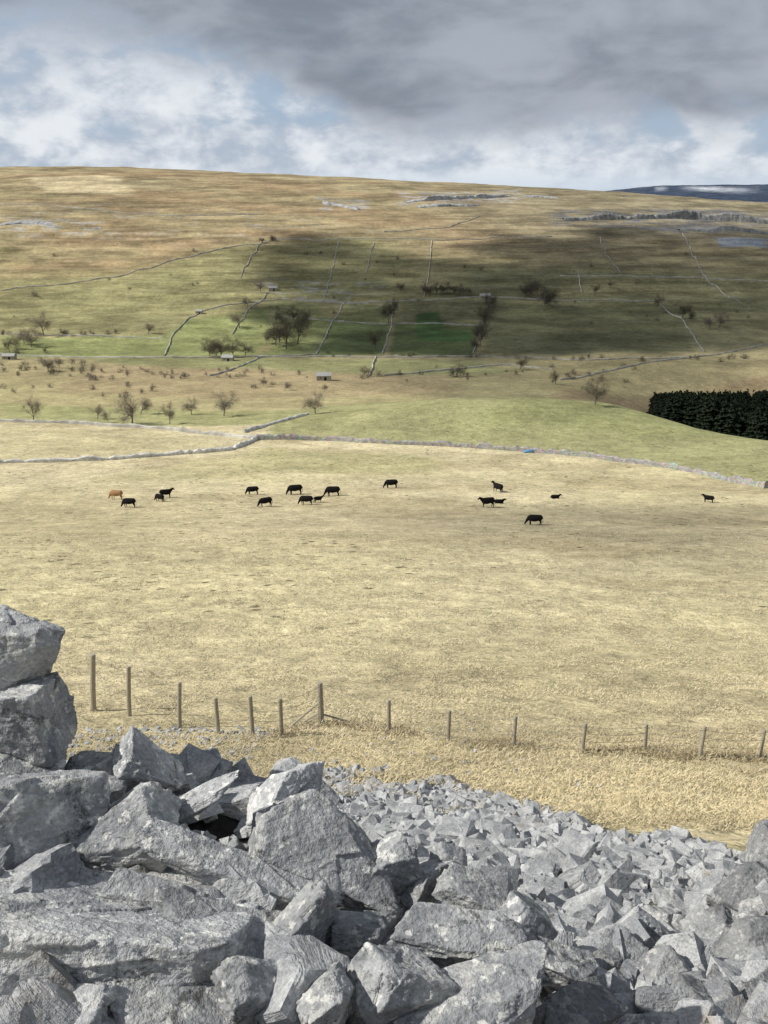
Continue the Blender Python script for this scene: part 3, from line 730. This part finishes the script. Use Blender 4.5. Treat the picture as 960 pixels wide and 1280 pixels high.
for x,y in cand:
    z0=float(H(x,y));top=-.2235*y+.018*(x-130)+rng.normal(0,.35);h=min(max(top-z0,6),22)
    c=cv[rng.integers(6)];a=rng.uniform(0,6.3);ca,sa=math.cos(a),math.sin(a);W=8.5
    v=np.concatenate(c.v)*np.array([W,W,h]);v=np.stack([v[:,0]*ca-v[:,1]*sa,v[:,0]*sa+v[:,1]*ca,v[:,2]],1)+np.array([x,y,z0])
    mb.add(v,np.concatenate(c.q),np.concatenate(c.t))
obj("conifer_wood",mb.mesh("conifer_wood",m_con),"dense dark green conifer plantation on a valley slope","wood",kind="stuff")
# ------------------------------------------------------------------ barns
m_roof=twigmat("slate_roof",(.28,.28,.275),(.46,.46,.45))
m,nt=newmat("dark_opening");g=G(nt);g.out((.015,.014,.013),.9);m_dark=m
m_barn=twigmat("barn_stone",(.28,.27,.23),(.46,.44,.38))
def barn(u,v,wpx,lab,rz=0.,hr=.4):
    b=pick(u,v)[0];dep=b@np.array([0,cP,-sP]);w=wpx*dep/F;d=w*.6;h=w*hr
    o=obj("stone_barn",None,lab,"barn",b,(0,0,rz))
    mb=MB();rp=h*.55
    V=[(-w/2,-d/2,-1),(w/2,-d/2,-1),(w/2,d/2,-1),(-w/2,d/2,-1),(-w/2,-d/2,h),(w/2,-d/2,h),(w/2,d/2,h),(-w/2,d/2,h),(-w/2,0,h+rp),(w/2,0,h+rp)]
    mb.add(V,[(0,1,5,4),(1,2,6,5),(2,3,7,6),(3,0,4,7)],[(4,8,7),(5,6,9)]);obj("wall",mb.mesh("wall",m_barn),parent=o)
    e=.25;mb=MB()
    for s in (-1,1):
        y0=s*(d/2+e);z0=h-e*rp/(d/2)
        V=[(-w/2-e,y0,z0+.03),(w/2+e,y0,z0+.03),(w/2+e,0,h+rp+.03),(-w/2-e,0,h+rp+.03),(-w/2-e,y0,z0+.22),(w/2+e,y0,z0+.22),(w/2+e,0,h+rp+.22),(-w/2-e,0,h+rp+.22)]
        mb.add(V,[(0,3,2,1),(4,5,6,7),(0,1,5,4),(1,2,6,5),(3,0,4,7)])
    obj("roof",mb.mesh("roof",m_roof),parent=o)
    mb=MB();mb.box((w*.1,-d/2-.03,h*.38),(w*.16,.1,h*.76));obj("door",mb.mesh("door",m_dark),parent=o)
    mb=MB();mb.box((-w*.25,-d/2-.03,h*.6),(w*.07,.08,h*.25));obj("window",mb.mesh("window",m_dark),parent=o)
barn(405,475,18,"grey stone field barn with a slate roof",.05,.34);barn(285,451,14,"small stone farmhouse with a pale slate roof",-.1,.34)
barn(606,374,13,"stone barn beside a field wall on the hillside",.1,.34);barn(249,392,8,"tiny stone field barn in a green pasture");barn(341,363,11,"low stone barn below the limestone terraces",.2,.3)
barn(12,449,15,"long low pale roofed farm building",0,.3)
m,nt=newmat("blue_plastic");g=G(nt);g.out((.10,.26,.48),.5);m_blue=m
b=pick(661,566)[0];mb=MB();mb.tube([(-1.7,0,0),(-1.3,0,.45),(0,0,.6),(1.3,0,.5),(1.7,0,.1)],[(.4,.1),(.5,.4),(.5,.45),(.5,.4),(.3,.1)],8)
obj("feed_tarpaulin",mb.mesh("feed_tarpaulin",m_blue,True),"blue tarpaulin covered feed heap beside the wall","tarpaulin",b,scale=(.85,1,.8))
# ------------------------------------------------------------------ cattle
m_blk=twigmat("black_hide",(.004,.004,.005),(.010,.009,.009));m_gin=twigmat("ginger_hide",(.27,.15,.07),(.40,.25,.125))
def cow_mesh(pose,mat):
    mb=MB();dz=0.
    if pose=='lie':dz=-.56
    mb.tube([(-1.12,0,1.04+dz),(-1.03,0,1.02+dz),(-.85,0,1.0+dz),(-.5,0,.96+dz),(0,0,.90+dz),(.4,0,.91+dz),(.7,0,.96+dz),(.88,0,.98+dz)],
            [(.08,.1),(.24,.27),(.34,.36),(.37,.40),(.40,.45),(.37,.43),(.28,.37),(.19,.26)],14)
    if pose=='graze':
        mb.tube([(.62,0,1.02),(.9,0,.86),(1.12,0,.58),(1.24,0,.42)],[(.22,.34),(.18,.28),(.14,.20),(.12,.15)],12)
        mb.tube([(1.16,0,.52),(1.26,0,.38),(1.36,0,.2),(1.42,0,.09),(1.44,0,.04)],[(.09,.1),(.125,.14),(.09,.11),(.075,.085),(.04,.05)],12);hd=np.array([1.2,0,.47])
    else:
        mb.tube([(.6,0,1.0+dz),(.9,0,1.12+dz),(1.12,0,1.28+dz),(1.22,0,1.34+dz)],[(.2,.32),(.17,.26),(.13,.19),(.12,.15)],12)
        mb.tube([(1.1,0,1.38+dz),(1.24,0,1.35+dz),(1.42,0,1.24+dz),(1.56,0,1.16+dz),(1.6,0,1.14+dz)],[(.09,.1),(.125,.14),(.09,.11),(.08,.085),(.04,.05)],12);hd=np.array([1.14,0,1.38+dz])
    for s in (-1,1):
        mb.tube([hd+np.array([0,s*.07,.02]),hd+np.array([0,s*.17,.03]),hd+np.array([-.01,s*.26,.0])],[.03,.055,.02],6)
        if pose!='lie':
            k=.06*s
            mb.tube([(.6+k,s*.19,.85),(.62+k,s*.21,.6),(.62+k,s*.21,.40),(.62+k,s*.21,.34),(.6+k,s*.21,.12),(.62+k,s*.21,.0)],[(.12,.17),(.10,.13),(.075,.085),(.065,.07),(.055,.06),(.07,.08)],9)
            mb.tube([(-.8-k,s*.19,.95),(-.72-k,s*.22,.68),(-.82-k,s*.21,.48),(-.9-k,s*.21,.40),(-.87-k,s*.21,.14),(-.84-k,s*.21,.0)],[(.15,.27),(.12,.2),(.08,.11),(.065,.08),(.055,.06),(.07,.08)],9)
        else:
            mb.tube([(.62,s*.2,.3),(.85,s*.28,.12),(.6,s*.26,.06)],[.12,.07,.05],8)
            mb.tube([(-.7,s*.24,.28),(-.4,s*.4,.14),(-.75,s*.42,.06)],[.18,.1,.05],8)
    mb.tube([(-1.08,0,1.12+dz),(-1.18,0,.98+dz),(-1.2,0,max(.7+dz,.2)),(-1.18,.02,max(.45+dz,.08)),(-1.17,.02,max(.32+dz,.05))],[.04,.032,.026,.045,.025],6)
    me=mb.mesh("cow",mat);o=bpy.data.objects.new("tmp",me);scene.collection.objects.link(o)
    md=o.modifiers.new("r",'REMESH');md.mode='VOXEL';md.voxel_size=.028;md.use_smooth_shade=True
    m2=o.modifiers.new("s",'SMOOTH');m2.factor=.5;m2.iterations=2
    bpy.context.view_layer.update()
    ev=o.evaluated_get(bpy.context.evaluated_depsgraph_get());r=bpy.data.meshes.new_from_object(ev);r.name="cow"
    if not len(r.materials):r.materials.append(mat)
    bpy.data.objects.remove(o);return r
cm={(p,c):cow_mesh(p,m_blk if c=='b' else m_gin) for p,c in (('graze','b'),('stand','b'),('lie','b'),('graze','g'))}
CW=[(146,624,17,'graze','g',170),(162,634,17,'graze','b',175),(200,627,13,'graze','b',150),(208,622,15,'stand','b',20),(316,618,15,'graze','b',185),(332,633,16,'graze','b',200),
 (369,618,18,'graze','b',185),(383,631,17,'graze','b',170),(398,628,11,'stand','b',20),(416,620,18,'graze','b',178),(489,610,16,'graze','b',180),(622,615,12,'stand','b',130),
 (609,634,18,'stand','b',190),(624,629,13,'lie','b',5),(694,623,12,'lie','b',10),(668,656,19,'graze','b',172),(885,628,12,'stand','b',150)]
for u,v,wp,ps,c,rz in CW:
    b=pick(u,v)[0];dep=b@np.array([0,cP,-sP]);f=abs(math.cos(math.radians(rz)));L=wp*dep/F
    s=1.15*L/(2.6*f+.7*(1-f));s=min(max(s,.62),1.28)
    n={'graze':'grazing with its head down','stand':'standing on','lie':'lying down on'}[ps]
    lab=("shaggy ginger cow " if c=='g' else ("small black calf " if s<.8 else "black cow "))+n+(" on the dry pasture" if ps=='graze' else " the dry pasture")
    obj("cow",cm[(ps,c)],lab,"cow",b-np.array([0,0,.02]),(0,0,math.radians(rz)),(s,s*1.05,s*1.2),group="cattle herd grazing on the pasture")
# ------------------------------------------------------------------ unseen cloud sheets added above the frame to shade the dale
m,nt=newmat("cloud_shade_sheet");g=G(nt);pos=g.n('ShaderNodeNewGeometry').outputs['Position']
al=g.attr("thickness",'Fac')
t1=g.n('ShaderNodeBsdfTransparent');t2=g.n('ShaderNodeBsdfDiffuse');t2.inputs[0].default_value=(.8,.8,.8,1);mx=g.n('ShaderNodeMixShader')
g.L(al,mx.inputs[0]);g.L(t1.outputs[0],mx.inputs[1]);g.L(t2.outputs[0],mx.inputs[2]);o_=g.n('ShaderNodeOutputMaterial');g.L(mx.outputs[0],o_.inputs[0]);m_cl=m
def cloud(pts,alt,soft,strength,nz_,lab,seed):
    wp=picks(pts);Q=wp+S[None,:]*((alt-wp[:,2])/S[2])[:,None]
    lo=Q.min(0)-soft*2;hi=Q.max(0)+soft*2;n=150
    xs,ys=np.meshgrid(np.linspace(lo[0],hi[0],n),np.linspace(lo[1],hi[1],n));xs=xs.ravel();ys=ys.ravel()
    d=sdf(xs,ys,Q)+nz_*fbm2(xs/(soft*2.2),ys/(soft*1.4),seed,4)
    den=ss(d,-soft,soft)*strength*(.95+.3*fbm2(xs/(soft*1.8),ys/soft,seed+9,3))
    z=alt+soft*.3*fbm2(xs/soft,ys/soft,seed+5,3)
    i=np.arange(n-1)[:,None]*n;j=np.arange(n-1)[None,:];q=np.stack([i+j,i+j+1,i+n+j+1,i+n+j],-1).reshape(-1,4)
    me=mesh_np("cloud",np.stack([xs,ys,z],1),q,m_cl,True);a=me.attributes.new("thickness",'FLOAT','POINT');a.data.foreach_set("value",np.clip(den,0,1).astype(np.float32))
    obj("cloud",me,lab,"cloud",kind="structure")
cloud([(325,310),(365,292),(430,296),(520,318),(575,324),(620,290),(960,288),(1150,290),(1150,446),(960,440),(760,446),(640,450),(480,450),(390,446),(335,400)],420,34,.97,50,"ragged cloud sheet added out of view to shade the fellside",91)
cloud([(440,468),(640,450),(980,446),(980,520),(700,512),(540,505)],420,30,.55,30,"thin cloud sheet added out of view to shade the valley floor",95)
cloud([(520,640),(760,628),(1000,640),(1000,720),(760,700),(560,672)],300,16,.40,14,"faint cloud sheet added out of view to shade the pasture",97)
